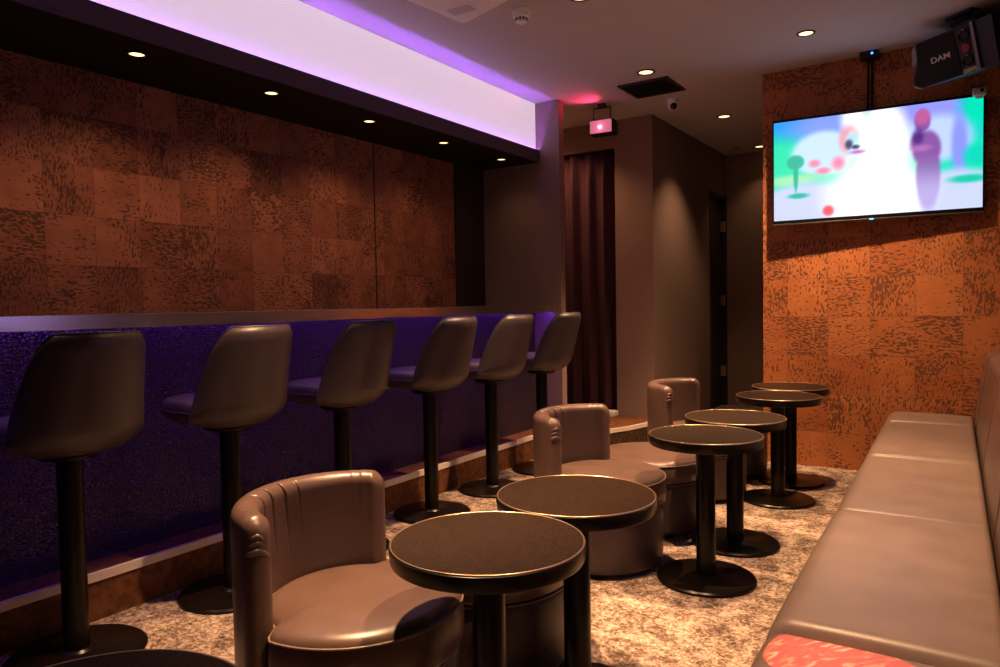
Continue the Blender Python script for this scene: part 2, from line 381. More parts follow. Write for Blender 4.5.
for y, l, rz in zip(stool_y[1:], stool_l[1:], (0.0, 0.03, 0.0, -0.02, 0.02)): dup(stool0, (-2.5, y, 0), rz, l)

# ------------------------------------------------------------------ tub chairs and poufs (front towards +x)
def cushion_outline(th, tub):
    w = abs(math.degrees(math.atan2(math.sin(th), math.cos(th))))
    if not tub: return 0.278
    s = max(0, min(1, (w-97)/14)); s = s*s*(3-2*s); return 0.281*(1-s)+0.226*s
def add_cushion(bm, tub, z0, z1, N=128):
    prof = [(0.30, z0), (0.02, z0), (0.006, z0+0.004), (0.0, z0+0.014), (-0.004, (z0+z1)/2-0.01), (0.0, z1-0.034), (0.005, z1-0.020), (0.016, z1-0.010), (0.036, z1-0.004), (0.09, z1+0.002), (0.17, z1+0.004), (0.30, z1+0.004)]
    V = []
    for off, z in prof:
        if off >= 0.3: V.append([bm.verts.new((0, 0, z))]); continue
        V.append([bm.verts.new(((cushion_outline(2*PI*i/N, tub)-off)*math.cos(2*PI*i/N), (cushion_outline(2*PI*i/N, tub)-off)*math.sin(2*PI*i/N), z)) for i in range(N)])
    for A, B in zip(V[:-1], V[1:]):
        for i in range(N):
            j = (i+1) % N
            if len(A) == 1: bm.faces.new((A[0], B[i], B[j]))
            elif len(B) == 1: bm.faces.new((A[i], A[j], B[0]))
            else: bm.faces.new((A[i], A[j], B[j], B[i]))
def make_seat(t, tub):
    bm = bmesh.new(); add_lathe(bm, [(0, 0), (0.190, 0), (0.190, 0.03), (0, 0.03)], 72); obj('plinth', bm, M['black_plastic'], t, 30)
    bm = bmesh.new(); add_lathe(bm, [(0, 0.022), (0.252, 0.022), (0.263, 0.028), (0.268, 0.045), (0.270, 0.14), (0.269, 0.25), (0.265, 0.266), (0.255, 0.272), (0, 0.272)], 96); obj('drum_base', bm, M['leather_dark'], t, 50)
    bm = bmesh.new(); add_cushion(bm, tub, 0.273, 0.412 if tub else 0.388); c = obj('seat_cushion', bm, M['leather'], t, 180)
    N = 96; A = [2*PI*i/N for i in range(N)]
    bm = bmesh.new(); add_tube(bm, [((cushion_outline(a, tub)+0.0005)*math.cos(a), (cushion_outline(a, tub)+0.0005)*math.sin(a), 0.386 if tub else 0.362) for a in A], 0.0032, 6, True); obj('piping', bm, M['piping'], c, 180)
    bm = bmesh.new(); add_tube(bm, [(0.270*math.cos(a), 0.270*math.sin(a), 0.268) for a in A], 0.0035, 6, True); obj('piping', bm, M['piping'], c, 180)
def make_chair(label):
    t = thing('tub_chair', label, 'tub chair', group='low tub chairs facing the sofa')
    make_seat(t, True)
    bm = bmesh.new(); K = 360; AE = 74.0; rings = []
    ri, ro, zb, zt = 0.229, 0.300, 0.012, 0.664
    pl = [(26, 0.8), (13, 1.15), (-1, 1.2), (-13, 0.6)]
    rng = random.Random(3)
    for q in range(K+1):
        a = -AE+2*AE*q/K; w = abs(a)
        e = max(0.0, (w-(AE-7))/7.0); k = math.sqrt(max(0.0, 1-e*e)); k = max(k, 0.10)
        mid = (ri+ro)/2; half = (ro-ri)/2*k
        drop = 0.050*(1-math.sqrt(max(0, 1-max(0, (w-(AE-10))/10.0)**2)))
        z1 = zt-drop+0.004*math.cos(rad(a*1.2))
        g = 0
        
        gat = 0
        if w > 46: gat = math.sin((w-46)*0.95+0.4*math.sin(a))*min(1, (w-46)/10)
        loop = []
        def pt(r, z, inner):
            hz = max(0, min(1, (z-0.47)/0.15)); g = sum(dep*math.exp(-((a-pa+22*(zt-z))/0.65)**2) for pa, dep in pl)
            wander = rad(0)
            d_ = 0
            if inner or z > zt-0.06:
                d_ = -0.0095*g*hz
                d_ += 0.0004*gat*max(0, min(1, (z-0.50)/0.12))*(1 if a < 0 else 0.6)
            rr_ = r-d_ if inner else r+d_*0.5
            dz = -0.0015*g*max(0, min(1, (z-(zt-0.05))/0.05))+0.0005*gat*max(0, min(1, (z-(zt-0.05))/0.05))
            aa = rad(180+a)
            return (rr_*math.cos(aa), rr_*math.sin(aa), z+dz)
        R_ = 0.036
        for z in [zb+(z1-R_-zb)*i/18 for i in range(19)]: loop.append(pt(mid+half, z, False))
        for i in range(1, 14):
            b = PI*i/14; loop.append(pt(mid+half*math.cos(b), z1-R_+R_*math.sin(b)**0.8, b > PI*0.45))
        for z in [z1-R_+(zb-(z1-R_))*i/26 for i in range(27)]: loop.append(pt(mid-half, z, True))
        rings.append(loop)
    add_sweep(bm, rings)
    back = obj('backrest', bm, M['leather'], t, 180)
    # gathered tucks at both front ends of the back
    for sgn in (1,):
        bm = bmesh.new()
        for dz, ln, r in ((0.0, 0.030, 0.010), (0.019, 0.024, 0.008), (0.035, 0.020, 0.008)):
            pts = []
            for i in range(13):
                f = i/12; aa = rad(180+sgn*(AE-2.0+0.8*math.sin(PI*f))); r_ = 0.270-ln*(f-0.5)*2
                pts.append((r_*math.cos(aa), r_*math.sin(aa), 0.580+dz+0.012*math.sin(PI*f)-0.016*f))
            rings = []
            for i, p in enumerate(pts):
                f = i/12; rr_ = r*(0.25+0.75*math.sin(PI*f)**0.6) if 0 < i < 12 else r*0.2
                v = Vector((p[0], p[1], 0)).normalized(); tn = Vector((-v.y, v.x, 0))
                rings.append([tuple(Vector(p)+(tn*math.cos(2*PI*s_/10)+Vector((0, 0, 1))*math.sin(2*PI*s_/10))*rr_) for s_ in range(10)])
            add_sweep(bm, rings)
        obj('gathered_fold', bm, M['leather'], back, 180)
    return t
def make_pouf(label):
    t = thing('pouf', label, 'pouf', group='round backless poufs between the tub chairs'); make_seat(t, False); return t
ch = make_chair('tub chair nearest the camera, its seat partly under the front round table'); ch.location = (-1.35, 1.335, 0); ch.rotation_euler[2] = rad(9)
dup(ch, (-1.387, 2.90, 0), rad(0), 'middle tub chair, its pleated back before the plum curtain')
dup(ch, (-1.372, 4.215, 0), rad(0), 'farthest tub chair, its back against the taupe corridor wall')
pf = make_pouf('round pouf hidden under the nearest pair of tables, only its drum showing'); pf.location = (-1.33, 1.912, 0)
dup(pf, (-1.39, 3.482, 0), 0.4, 'round backless pouf right of the middle tub chair, seat fully seen')
dup(pf, (-1.39, 4.805, 0), 1.1, 'farthest round pouf, its dark drum behind the farthest pair of tables')

# ------------------------------------------------------------------ round tables
def make_table(label):
    t = thing('round_table', label, 'side table', group='small round pedestal tables before the sofa')
    bm = bmesh.new(); add_lathe(bm, [(0, 0), (0.195, 0), (0.200, 0.004), (0.200, 0.011), (0.194, 0.017), (0.06, 0.020), (0.05, 0.024), (0, 0.024)], 80); obj('base', bm, M['bronze_metal'], t, 30)
    bm = bmesh.new(); add_lathe(bm, [(0, 0.02), (0.039, 0.02), (0.039, 0.5540), (0, 0.5540)], 48); obj('pole', bm, M['bronze_metal'], t, 30)
    bm = bmesh.new(); add_lathe(bm, [(0, 0.5460), (0.075, 0.5460), (0.09, 0.5560), (0.09, 0.5650), (0, 0.5650)], 48); obj('collar', bm, M['black_metal'], t, 30)
    bm = bmesh.new(); add_lathe(bm, [(0, 0.5640), (0.224, 0.5640), (0.2265, 0.5680), (0.229, 0.6000), (0.2238, 0.6025), (0, 0.6025)], 96); top = obj('tabletop', bm, M['bronze_metal'], t, 30)
    bm = bmesh.new(); add_lathe(bm, [(0, 0.6010), (0.222, 0.6010), (0.222, 0.6038), (0.2215, 0.6042), (0, 0.6042)], 96); obj('top_surface', bm, M['table_top'], top, 30)
    bm = bmesh.new(); add_tube(bm, [(0.2245*math.cos(2*PI*i/96), 0.2245*math.sin(2*PI*i/96), 0.6025) for i in range(96)], 0.0024, 8, True); k = obj('edge_line', bm, M['trim'], top, 180); k['label'] = 'thin pale ring in place of a rim highlight'  # pale ring stands in for the highlight along the rim
    return t
tabs = [(-0.944, 1.362, 'round table in front, beside the nearest tub chair'), (-0.952, 1.822, 'second round table, just behind the front one, before the middle tub chair'),
        (-0.920, 2.91, 'round table in the middle, its whole pole and round base visible'), (-0.938, 3.41, 'round table close behind the middle one, top half hidden by it'),
        (-0.935, 4.28, 'round table near the patterned wall, front one of the farthest pair'), (-0.965, 4.76, 'farthest round table, its top just before the patterned wall')]
tb = make_table(tabs[0][2]); tb.location = (tabs[0][0], tabs[0][1], 0)
for x, y, l in tabs[1:]: dup(tb, (x, y, 0), random.random()*6, l)
dup(tb, (-0.975, 0.452, 0), 2.0, 'dark round table cut off by the bottom left edge of the photo')

# ------------------------------------------------------------------ sofa along the right wall
sf = thing('sofa', 'long taupe leather banquette sofa along the right side', 'sofa', (0.0, 2.5, 0), 0.02)
OY = 2.5
bounds = [-0.42, 0.62, 1.665, 2.71, 3.75, 4.84, 5.265]
bx('plinth', (-0.33, bounds[0]-OY, 0.0), (0.16, bounds[-1]-OY, 0.10), M['black_plastic'], sf, 0.005)
bx('seat_base', (-0.385, bounds[0]-OY, 0.10), (0.17, bounds[-1]-OY, 0.325), M['leather_sofa'], sf, 0.02, 3)
def add_pad(bm, u0, u1, w0, w1, thick, crown, roll, f, nu=40, nw=26, vroll=0.03):
    """upholstered pad; u runs along the sofa, w across it, f maps (u, w, h) to xyz"""
    rings = []
    us = [0.5-0.5*math.cos(PI*i/nu) for i in range(nu+1)]; ws = [0.5-0.5*math.cos(PI*i/nw) for i in range(nw+1)]
    for a in us:
        top = []
        du = min(a, 1-a)*(u1-u0); eu = 1-max(0, (vroll-du)/vroll)**2 if du < vroll else 1
        for b in ws:
            dw = b*(w1-w0); ew = math.sqrt(max(0, 1-((roll-dw)/roll)**2)) if dw < roll else 1
            dw2 = (1-b)*(w1-w0); e2 = math.sqrt(max(0, 1-((0.02-dw2)/0.02)**2)) if dw2 < 0.02 else 1
            h = thick*(0.30+0.70*(0.45+0.55*eu)*min(ew, e2)) if True else thick
            h += crown*math.sin(PI*a)**0.6*math.sin(PI*min(1, b+0.08))**0.7 if 0 < a < 1 else 0
            top.append(f(u0+(u1-u0)*a, w0+(w1-w0)*b, h))
        bot = [f(u0+(u1-u0)*a, w0+(w1-w0)*b, 0) for b in reversed(ws)]
        rings.append(top+bot)
    add_sweep(bm, rings)
for k in range(6):
    bm = bmesh.new(); dz = (0.012 if k == 2 else 0.0)
    add_pad(bm, bounds[k]+0.0015, bounds[k+1]-0.0015, -0.412, 0.055, 0.094+dz, 0.014, 0.055, lambda u, w, h: (w, u-OY, 0.322+h))
    obj('seat_cushion', bm, M['leather_sofa'], sf, 180)
    bm = bmesh.new()
    add_pad(bm, bounds[k]+0.0015, bounds[k+1]-0.0015, 0.0, 0.505, 0.085, 0.012, 0.03, lambda u, w, h: (0.205-h-(0.07*(w/0.505)), u-OY, 0.825-w))
    obj('back_cushion', bm, M['leather'], sf, 180)
bx('back_frame', (0.203, bounds[0]-OY, 0.30), (0.235, bounds[-1]-OY, 0.815), M['leather_dark'], sf, 0.008)

# ------------------------------------------------------------------ television and added side screen
def smooth(e0, e1, x):
    x = max(0, min(1, (x-e0)/(e1-e0))); return x*x*(3-2*x)
def screen_color(u, v):
    def mixc(c, d, f): return tuple(a+(b-a)*f for a, b in zip(c, d))
    def ell(cx, cy, rx, ry, soft=0.35):
        d_ = math.hypot((u-cx)/rx, (v-cy)/ry); return 1-smooth(1-soft, 1+soft, d_)
    c = mixc((0.18, 0.60, 0.98), (0.02, 0.90, 0.70), smooth(0.0, 0.28, v-0.15*u))
    c = mixc(c, (0.50, 0.62, 1.0), ell(0.30, 0.08, 0.2, 0.16, 0.6))
    c = mixc(c, (0.58, 0.60, 1.0), ell(0.76, 0.06, 0.22, 0.28, 0.5))
    c = mixc(c, (0.0, 0.88, 0.72), ell(0.99, 0.10, 0.09, 0.22, 0.5))
    c = mixc(c, (0.78, 0.90, 0.98), ell(0.26, 0.36, 0.17, 0.22, 0.18))
    c = mixc(c, (0.76, 0.84, 1.0), ell(0.80, 0.34, 0.16, 0.22, 0.3))
    c = mixc(c, (0.55, 0.60, 1.0), ell(0.90, 0.42, 0.035, 0.3, 0.5))
    c = mixc(c, (0.05, 0.85, 0.74), ell(0.97, 0.52, 0.05, 0.09, 0.5))
    c = mixc(c, (0.62, 0.93, 0.72), ell(0.10, 0.60, 0.16, 0.06, 0.6))
    c = mixc(c, (0.80, 0.84, 0.98), smooth(0.62, 0.74, v+0.05*math.sin(u*9)))
    c = mixc(c, (0.05, 0.80, 0.66), ell(0.94, 0.73, 0.08, 0.035, 0.6))
    c = mixc(c, (0.0, 0.72, 0.60), max(ell(0.115, 0.42, 0.045, 0.07, 0.25), ell(0.117, 0.55, 0.012, 0.16, 0.4), ell(0.13, 0.76, 0.05, 0.025, 0.6)))
    c = mixc(c, (1, 1, 1), ell(0.52, 0.80, 0.25, 0.42, 0.35))
    c = mixc(c, (1, 1, 1), ell(0.55, 0.34, 0.13, 0.42, 0.25))
    c = mixc(c, (1, 1, 1), ell(0.41, 0.06, 0.06, 0.16, 0.5))
    c = mixc(c, (1.0, 0.45, 0.62), 0.8*max(ell(0.215, 0.45, 0.028, 0.035, 0.6), ell(0.26, 0.53, 0.035, 0.03, 0.6), ell(0.335, 0.47, 0.03, 0.06, 0.7)))
    c = mixc(c, (0.98, 0.55, 0.62), 0.75*(ell(0.385, 0.25, 0.045, 0.13, 0.4)-ell(0.40, 0.28, 0.03, 0.10, 0.4)))
    c = mixc(c, (0.15, 0.10, 0.32), 0.85*max(ell(0.388, 0.30, 0.018, 0.045, 0.6), ell(0.42, 0.33, 0.02, 0.02, 0.6)))
    c = mixc(c, (0.75, 0.2, 0.75), 0.7*ell(0.43, 0.38, 0.035, 0.018, 0.7))
    c = mixc(c, (1.0, 0.30, 0.36), 0.9*ell(0.285, 0.93, 0.028, 0.05, 0.4))
    body = max(ell(0.735, 0.16, 0.036, 0.11, 0.25), ell(0.755, 0.42, 0.064, 0.17, 0.2), ell(0.762, 0.66, 0.055, 0.34, 0.2), ell(0.722, 0.36, 0.04, 0.10, 0.35))
    c = mixc(c, mixc((0.52, 0.30, 0.62), (0.72, 0.66, 0.90), smooth(0.42, 0.85, v)), 0.92*body)
    c = mixc(c, (0.85, 0.38, 0.60), 0.7*ell(0.735, 0.12, 0.035, 0.07, 0.5))
    c = mixc(c, (0.25, 0.10, 0.45), 0.7*ell(0.715, 0.30, 0.025, 0.07, 0.6))
    c = mixc(c, (0.80, 0.50, 0.78), 0.6*ell(0.73, 0.41, 0.045, 0.03, 0.7))
    return c
def make_screen_mat(name, strength):
    m = mat(name, (0.02, 0.02, 0.02, 1), 0.3); N = NT(m)
    a = N.n('ShaderNodeVertexColor'); a.layer_name = 'picture'; N.l(a.outputs[0], N.p.inputs['Emission Color']); N.p.inputs['Emission Strength'].default_value = strength
    return m
M['screen'] = make_screen_mat('lit_screen', 1.1)
def make_tv(name_label, w, h, flat=None, strength_m=None, group=None):
    t = thing('television', name_label, 'television', group=group)
    # local frame: x along width, z up, screen faces -y
    bm = bmesh.new(); add_box(bm, (-w/2, 0.0, -h/2), (w/2, 0.032, h/2), 0.006, 2); body = obj('case', bm, M['black_plastic'], t)
    b = 0.013
    bm = bmesh.new()
    for lo, hi in (((-w/2, -0.006, h/2-b*1.2), (w/2, 0.0, h/2)), ((-w/2, -0.006, -h/2), (w/2, 0.0, -h/2+b*2.0)), ((-w/2, -0.006, -h/2), (-w/2+b*0.6, 0.0, h/2)), ((w/2-b*0.6, -0.006, -h/2), (w/2, 0.0, h/2))): add_box(bm, lo, hi, 0.0015, 1)
    obj('bezel', bm, M['black_gloss'], t)
    bm = bmesh.new(); add_box(bm, (-w/2, -0.008, -h/2-0.004), (w/2, 0.006, -h/2+0.004), 0.001, 1); obj('lower_trim', bm, M['silver'], t)
    bm = bmesh.new(); nx, nz = 200, 112
    W, H0, H1 = w/2-b*0.6, -h/2+b*2.0, h/2-b*1.2
    V = [[bm.verts.new((-W+2*W*i/nx, -0.002, H0+(H1-H0)*j/nz)) for i in range(nx+1)] for j in range(nz+1)]
    lay = bm.loops.layers.float_color.new('picture')
    for j in range(nz):
        for i in range(nx):
            f = bm.faces.new((V[j][i], V[j][i+1], V[j+1][i+1], V[j+1][i]))
    for f in bm.faces:
        for lp in f.loops:
            x, _, z = lp.vert.co; u = (x+W)/(2*W); v = 1-(z-H0)/(H1-H0)
            c = flat(u, v) if flat else screen_color(u, v); lp[lay] = (lin(c[0]), lin(c[1]), lin(c[2]), 1)
    bmesh.ops.recalc_face_normals(bm, faces=bm.faces[:])
    obj('screen', bm, strength_m or M['screen'], t)
    return t
tv = make_tv('flat television on the patterned far wall, showing a bright picture', 1.20, 0.702)
tv.location = (-0.558, 5.20, 2.008); tv.rotation_euler = (0, 0, 0.06)
bx('wall_bracket', (-0.08, 0.03, -0.10), (0.08, 0.0735, 0.10), M['black_metal'], tv, 0.004)
bx('logo_light', (-0.012, -0.010, -0.357), (0.012, -0.006, -0.349), M['led_blue'], tv)
# ceiling pole that carries it, with a receiver box on top
t = thing('ceiling_pole', 'slim black pole between ceiling and television, receiver box on top', 'pole mount', (-0.575, 5.252, Z))
bm = bmesh.new(); add_tube(bm, [(-0.011, 0, 0), (-0.011, 0, -0.62)], 0.007, 12); add_tube(bm, [(0.011, 0, 0), (0.011, 0, -0.62)], 0.007, 12); obj('pole', bm, M['black_metal'], t)
bx('receiver_box', (-0.055, -0.072, -0.045), (0.055, 0.02, 0.0), M['black_plastic'], t, 0.006)
bm = bmesh.new(); bmesh.ops.create_uvsphere(bm, u_segments=16, v_segments=10, radius=0.007, matrix=Matrix.Translation((0.018, -0.073, -0.02))); k = obj('indicator_light', bm, M['led_blue'], t, 180); k['label'] = 'small glowing blue indicator'
# little camera clipped on the corner of the television
t = thing('webcam', 'small pale camera clipped on the top right corner of the television', 'camera', (0.012, 5.228, 2.342), 0.06)
bx('body', (-0.035, -0.02, 0.0), (0.035, 0.012, 0.052), M['white_plastic'], t, 0.01, 3)
bm = bmesh.new(); add_lathe(bm, [(0, 0), (0.010, 0), (0.010, 0.006), (0, 0.006)], 20); obj('lens', bm, M['black_gloss'], t, 30, (0.012, -0.019, 0.03), (PI/2, 0, 0))
bx('clip', (-0.02, -0.008, -0.012), (0.02, 0.012, 0.002), M['white_plastic'], t, 0.002)
# added unseen screen on the right wall, source of the lilac light
def lilac(u, v):
    c = 0.80+0.20*math.sin(u*5+1)*math.sin(v*4); return (0.76*c, 0.66*c, 0.97*c)
M['screen_side'] = make_screen_mat('lilac_fill_screen', 2.0)
fill_screen = make_tv('added lilac light screen on the right wall above the sofa, beyond the right edge', 1.2, 0.70, lilac, M['screen_side'])
fill_screen.location = (0.262, 2.05, 1.30); fill_screen.rotation_euler = (0, 0, rad(-90))
bx('wall_bracket', (-0.2, 0.03, -0.2), (0.2, 0.057, 0.2), M['black_metal'], fill_screen, 0.004)

# ------------------------------------------------------------------ loudspeaker under the ceiling
sp = thing('loudspeaker', 'black wedge loudspeaker with pale lettering hung above the television', 'loudspeaker', (-0.115, 4.82, 2.505))
# local: x along the front from far-left to near-right, y into the cabinet, z up
dirw = Vector((0.777, -0.63, 0)); dep = Vector((0.63, 0.777, 0))
sp.rotation_mode = 'XYZ'; sp.rotation_euler = (rad(14), 0, math.atan2(-0.63, 0.777))
hw, hh = 0.25, 0.128
prof = [(-hw+0.045, hh)]
for i in range(1, 15):
    f = i/14; z = hh-2*hh*f
    prof.append((-hw+0.045-0.060*smooth(0.25, 0.85, f)+0.055*max(0, (f-0.85)/0.15)**2, z))
prof += [(hw, -hh), (hw, hh)]
def prism_y(bm, pr, y0, y1):
    a = [bm.verts.new((x, y0, z)) for x, z in pr]; b = [bm.verts.new((x, y1, z)) for x, z in pr]; n = len(pr)
    for i in range(n): bm.faces.new((a[i], a[(i+1) % n], b[(i+1) % n], b[i]))
    bm.faces.new(a); bm.faces.new(b)
bm = bmesh.new(); prism_y(bm, prof, 0.0, 0.25); obj('cabinet', bm, M['black_plastic'], sp, 30)
bm = bmesh.new(); prism_y(bm, [(x*0.97, z*0.95) for x, z in prof[:-2]]+[(0.045, -hh*0.95), (0.03, hh*0.95)], -0.012, 0.0); obj('grille', bm, weave('speaker_grille_cloth', (0.02, 0.017, 0.017, 1), 0.8, 0.3, (500, 500, 500)), sp, 30)
bm = bmesh.new(); add_tube(bm, [(x-0.003, -0.012, z) for x, z in prof[:-2]], 0.005, 8); k = obj('edge_line', bm, M['silver'], sp, 180); k['label'] = 'silver curved edge strip'
bm = bmesh.new(); prism_y(bm, [(-hw-0.012, 0.005), (-hw+0.03, 0.02), (-hw+0.035, 0.115), (-hw+0.008, 0.105)], -0.006, 0.06); obj('side_vent', bm, M['silver'], sp, 30)
bm = bmesh.new(); prism_y(bm, [(0.03, hh*0.95), (0.05, -hh*0.95), (0.135, -hh*0.95), (0.135, hh*0.95)], -0.008, 0.0); pstrip = obj('port_panel', bm, M['vent'], sp, 30)
for zc in (0.075, -0.062):
    bm = bmesh.new(); add_lathe(bm, [(0.031, 0.0), (0.034, 0.008), (0.031, 0.012), (0.024, 0.006), (0.022, -0.05), (0, -0.05)], 32); obj('port', bm, M['black_gloss'], pstrip, 40, (0.09, -0.008, zc), (PI/2, 0, 0))
bm = bmesh.new(); add_lathe(bm, [(0, 0.004), (0.024, 0.004), (0.027, 0.0), (0.027, -0.004), (0, -0.004)], 32); bd = obj('badge', bm, M['badge_red'], pstrip, 40, (0.09, -0.012, 0.006), (PI/2, 0, 0)); bd['label'] = 'round dark red badge'
bm = bmesh.new(); add_box(bm, (0.052, -0.010, -hh*0.97), (0.132, -0.004, -hh*0.80), 0.001, 1); obj('lower_lip', bm, M['trim'], sp)
bm = bmesh.new(); prism_y(bm, [(0.135, hh), (0.135, -hh), (0.155, -hh), (0.15, hh)], -0.014, 0.0); obj('side_trim', bm, M['silver'], sp, 30)
cu = bpy.data.curves.new('lettering', 'FONT'); cu.body = 'DAM'; cu.size = 0.064; cu.extrude = 0.002; cu.offset = 0.0006; cu.align_x = 'CENTER'; cu.align_y = 'CENTER'
tmp = bpy.data.objects.new('lettering_curve', cu); COL.objects.link(tmp)
dg = bpy.context.evaluated_depsgraph_get(); me = bpy.data.meshes.new_from_object(tmp.evaluated_get(dg)); bpy.data.objects.remove(tmp)
lt = bpy.data.objects.new('lettering', me); COL.objects.link(lt); me.materials.clear(); me.materials.append(M['letter']); lt.parent = sp; lt.location = (-0.065, -0.0135, 0.0); lt.rotation_euler = (PI/2, 0, 0); lt.scale = (0.90, 0.70, 1)
lt['label'] = 'pale raised lettering'
bm = bmesh.new(); add_box(bm, (-0.04, 0.07, hh), (0.10, 0.17, hh+0.03), 0.004); add_tube(bm, [(0.03, 0.12, hh+0.02), (0.03, 0.10, hh+0.10)], 0.018, 12); add_box(bm, (-0.05, 0.05, hh+0.062), (0.11, 0.15, hh+0.085), 0.004); obj('mount', bm, M['black_metal'], sp, 30)

# ------------------------------------------------------------------ things on the ceiling
def spot(name, loc, energy, color, angle, blend, radius, parent=None, target=None, rel=True):
    L = bpy.data.lights.new(name, 'SPOT'); L.energy = energy; L.color = color; L.spot_size = rad(angle); L.spot_blend = blend; L.shadow_soft_size = radius
    o = bpy.data.objects.new(name, L); COL.objects.link(o); o.location = loc
    if parent: o.parent = parent
    if target is not None:
        d_ = Vector(target)-Vector(loc); o.rotation_euler = d_.to_track_quat('-Z', 'Y').to_euler()
    return o
WARM = (1.0, 0.58, 0.29)
def downlight(label, x, y, z, r, lens, energy, angle=95, blend=0.6, color=WARM, group=None, tgt=None, rim='vent'):
    t = thing('downlight', label, 'downlight', (x, y, z), 0, group)
    bm = bmesh.new(); add_lathe(bm, [(r*0.86, -0.001), (r*0.90, -0.006), (r*1.12, -0.004), (r*1.16, 0.0), (r*1.0, 0.0)], 40); obj('trim_ring', bm, M[rim], t, 40)
    bm = bmesh.new(); add_lathe(bm, [(0, -0.0025), (r*0.60, -0.0022), (r*0.87, -0.001), (r*0.87, 0.0)], 40); obj('lens', bm, M[lens], t, 40)
    if energy: spot('bulb', (0, 0, -0.012), energy, color, angle, blend, r*0.6, t, tgt)
    return t
SOF = 'recessed downlights in the soffit above the counter'
for (y, l) in zip((1.782, 2.495, 3.213, 3.935, 4.652), ('soffit downlight at the left, nearest the camera', 'second soffit downlight from the left', 'middle one of the five soffit downlights', 'fourth soffit downlight from the left', 'last soffit downlight, beside the partition')):
    downlight(l, -3.03, y, 2.258, 0.036, 'lens', (14 if y < 3.8 else 9) if y < 4.5 else 2, 128, 1.0, (1.0, 0.56, 0.27), SOF, rim='black_metal')
downlight('soffit downlight beyond the left edge of the photo', -3.03, 1.06, 2.258, 0.036, 'lens', 13, 128, 1.0, (1.0, 0.56, 0.27), SOF, rim='black_metal')
CG = 'recessed downlights in the taupe ceiling'
downlight('glaring ceiling downlight in front of the television', -0.846, 4.62, Z, 0.046, 'lens', 300, 118, 1.0, WARM, CG)
downlight('ceiling downlight beside the dark square vent', -1.891, 4.734, Z, 0.055, 'lens_soft', 300, 62, 0.7, WARM, CG)
downlight('ceiling downlight at the mouth of the corridor', -1.80, 6.259, Z, 0.055, 'lens_soft', 60, 95, 0.7, WARM, CG)
downlight('farthest ceiling downlight, deep in the corridor by the television wall', -1.85, 7.70, Z, 0.055, 'lens_soft', 7, 95, 0.7, WARM, CG)
downlight('ceiling downlight cut off by the top edge, right of the smoke detector', -1.70, 3.38, Z, 0.055, 'lens_soft', 520, 58, 0.7, WARM, CG)
downlight('ceiling downlight above the nearest tub chair, over the top edge', -1.58, 1.75, Z, 0.055, 'lens_soft', 620, 58, 0.7, WARM, CG)
downlight('ceiling downlight above the middle of the sofa, over the top edge', -0.58, 3.10, Z, 0.046, 'lens', 380, 66, 0.8, WARM, CG)
downlight('ceiling downlight above the nearest sofa cushions, over the top edge', -0.55, 1.60, Z, 0.046, 'lens', 360, 62, 0.8, WARM, CG)
downlight('ceiling downlight hidden behind the partition before the curtain', -3.15, 5.42, Z, 0.046, 'lens', 45, 130, 0.6, (1.0, 0.50, 0.22), CG)

t = thing('smoke_detector', 'round white smoke detector on the ceiling', 'smoke detector', (-2.035, 3.345, Z))
bm = bmesh.new(); add_lathe(bm, [(0, 0), (0.052, 0), (0.054, -0.012), (0.050, -0.020), (0.047, -0.021), (0.047, -0.026), (0.044, -0.040), (0.033, -0.046), (0, -0.046)], 48); obj('housing', bm, M['white_plastic'], t, 40)
bm = bmesh.new(); add_lathe(bm, [(0.030, -0.045), (0.031, -0.062), (0.026, -0.069), (0, -0.070)], 40); obj('sensing_chamber', bm, M['white_plastic'], t, 40)
bm = bmesh.new()
for i in range(10):
    a = 2*PI*i/10; v = add_box(bm, (-0.005, -0.002, -0.006), (0.005, 0.002, 0.006)); bmesh.ops.transform(bm, matrix=Matrix.Translation((0.0315*math.cos(a), 0.0315*math.sin(a), -0.054)) @ Matrix.Rotation(a+PI/2, 4, 'Z'), verts=v)
obj('slots', bm, M['black_plastic'], t, 0)

# projector on the ceiling
t = thing('projector', 'white flat projector unit on the ceiling, cut off by the top edge', 'projector', (-2.31, 3.20, Z))
pol = [(0, 0), (0.42, -0.135), (0.36, -0.56), (-0.055, -0.47)]
def shrink(p, k):
    cx = sum(q[0] for q in p)/len(p); cy = sum(q[1] for q in p)/len(p); return [(cx+(x-cx)*k, cy+(y-cy)*k) for x, y in p]
bm = bmesh.new()
def rounded(p, r, n=6):
    out_ = []
    for i in range(len(p)):
        a, b, c = Vector(p[i-1]), Vector(p[i]), Vector(p[(i+1) % len(p)])
        u_, w_ = (a-b).normalized(), (c-b).normalized()
        for k_ in range(n+1):
            f = k_/n; q = (b+u_*r)*(1-f)**2+b*2*f*(1-f)+(b+w_*r)*f*f; out_.append((q.x, q.y))
    return out_
add_sweep(bm, [[(x, y, z) for x, y in rounded(shrink(pol, k_), 0.03)] for z, k_ in ((-0.004, 0.93), (-0.012, 1.0), (-0.05, 1.0), (-0.06, 0.985))]); obj('case', bm, M['white_plastic'], t, 50)
bm = bmesh.new(); add_box(bm, (0.06, -0.42, -0.004), (0.28, -0.18, 0.0)); obj('ceiling_plate', bm, M['grey_plastic'], t)
bm = bmesh.new()
for i in range(12):
    y = -0.32-0.012*i; add_box(bm, (0.20, y, -0.0615), (0.33, y+0.005, -0.0595))
obj('vent_slots', bm, M['grey_plastic'], t)
bm = bmesh.new(); add_box(bm, (0.03, -0.20, -0.061), (0.17, -0.12, -0.0595)); obj('label_plate', bm, mat('pale_grey_label', (0.6, 0.58, 0.62, 1), 0.5), t)

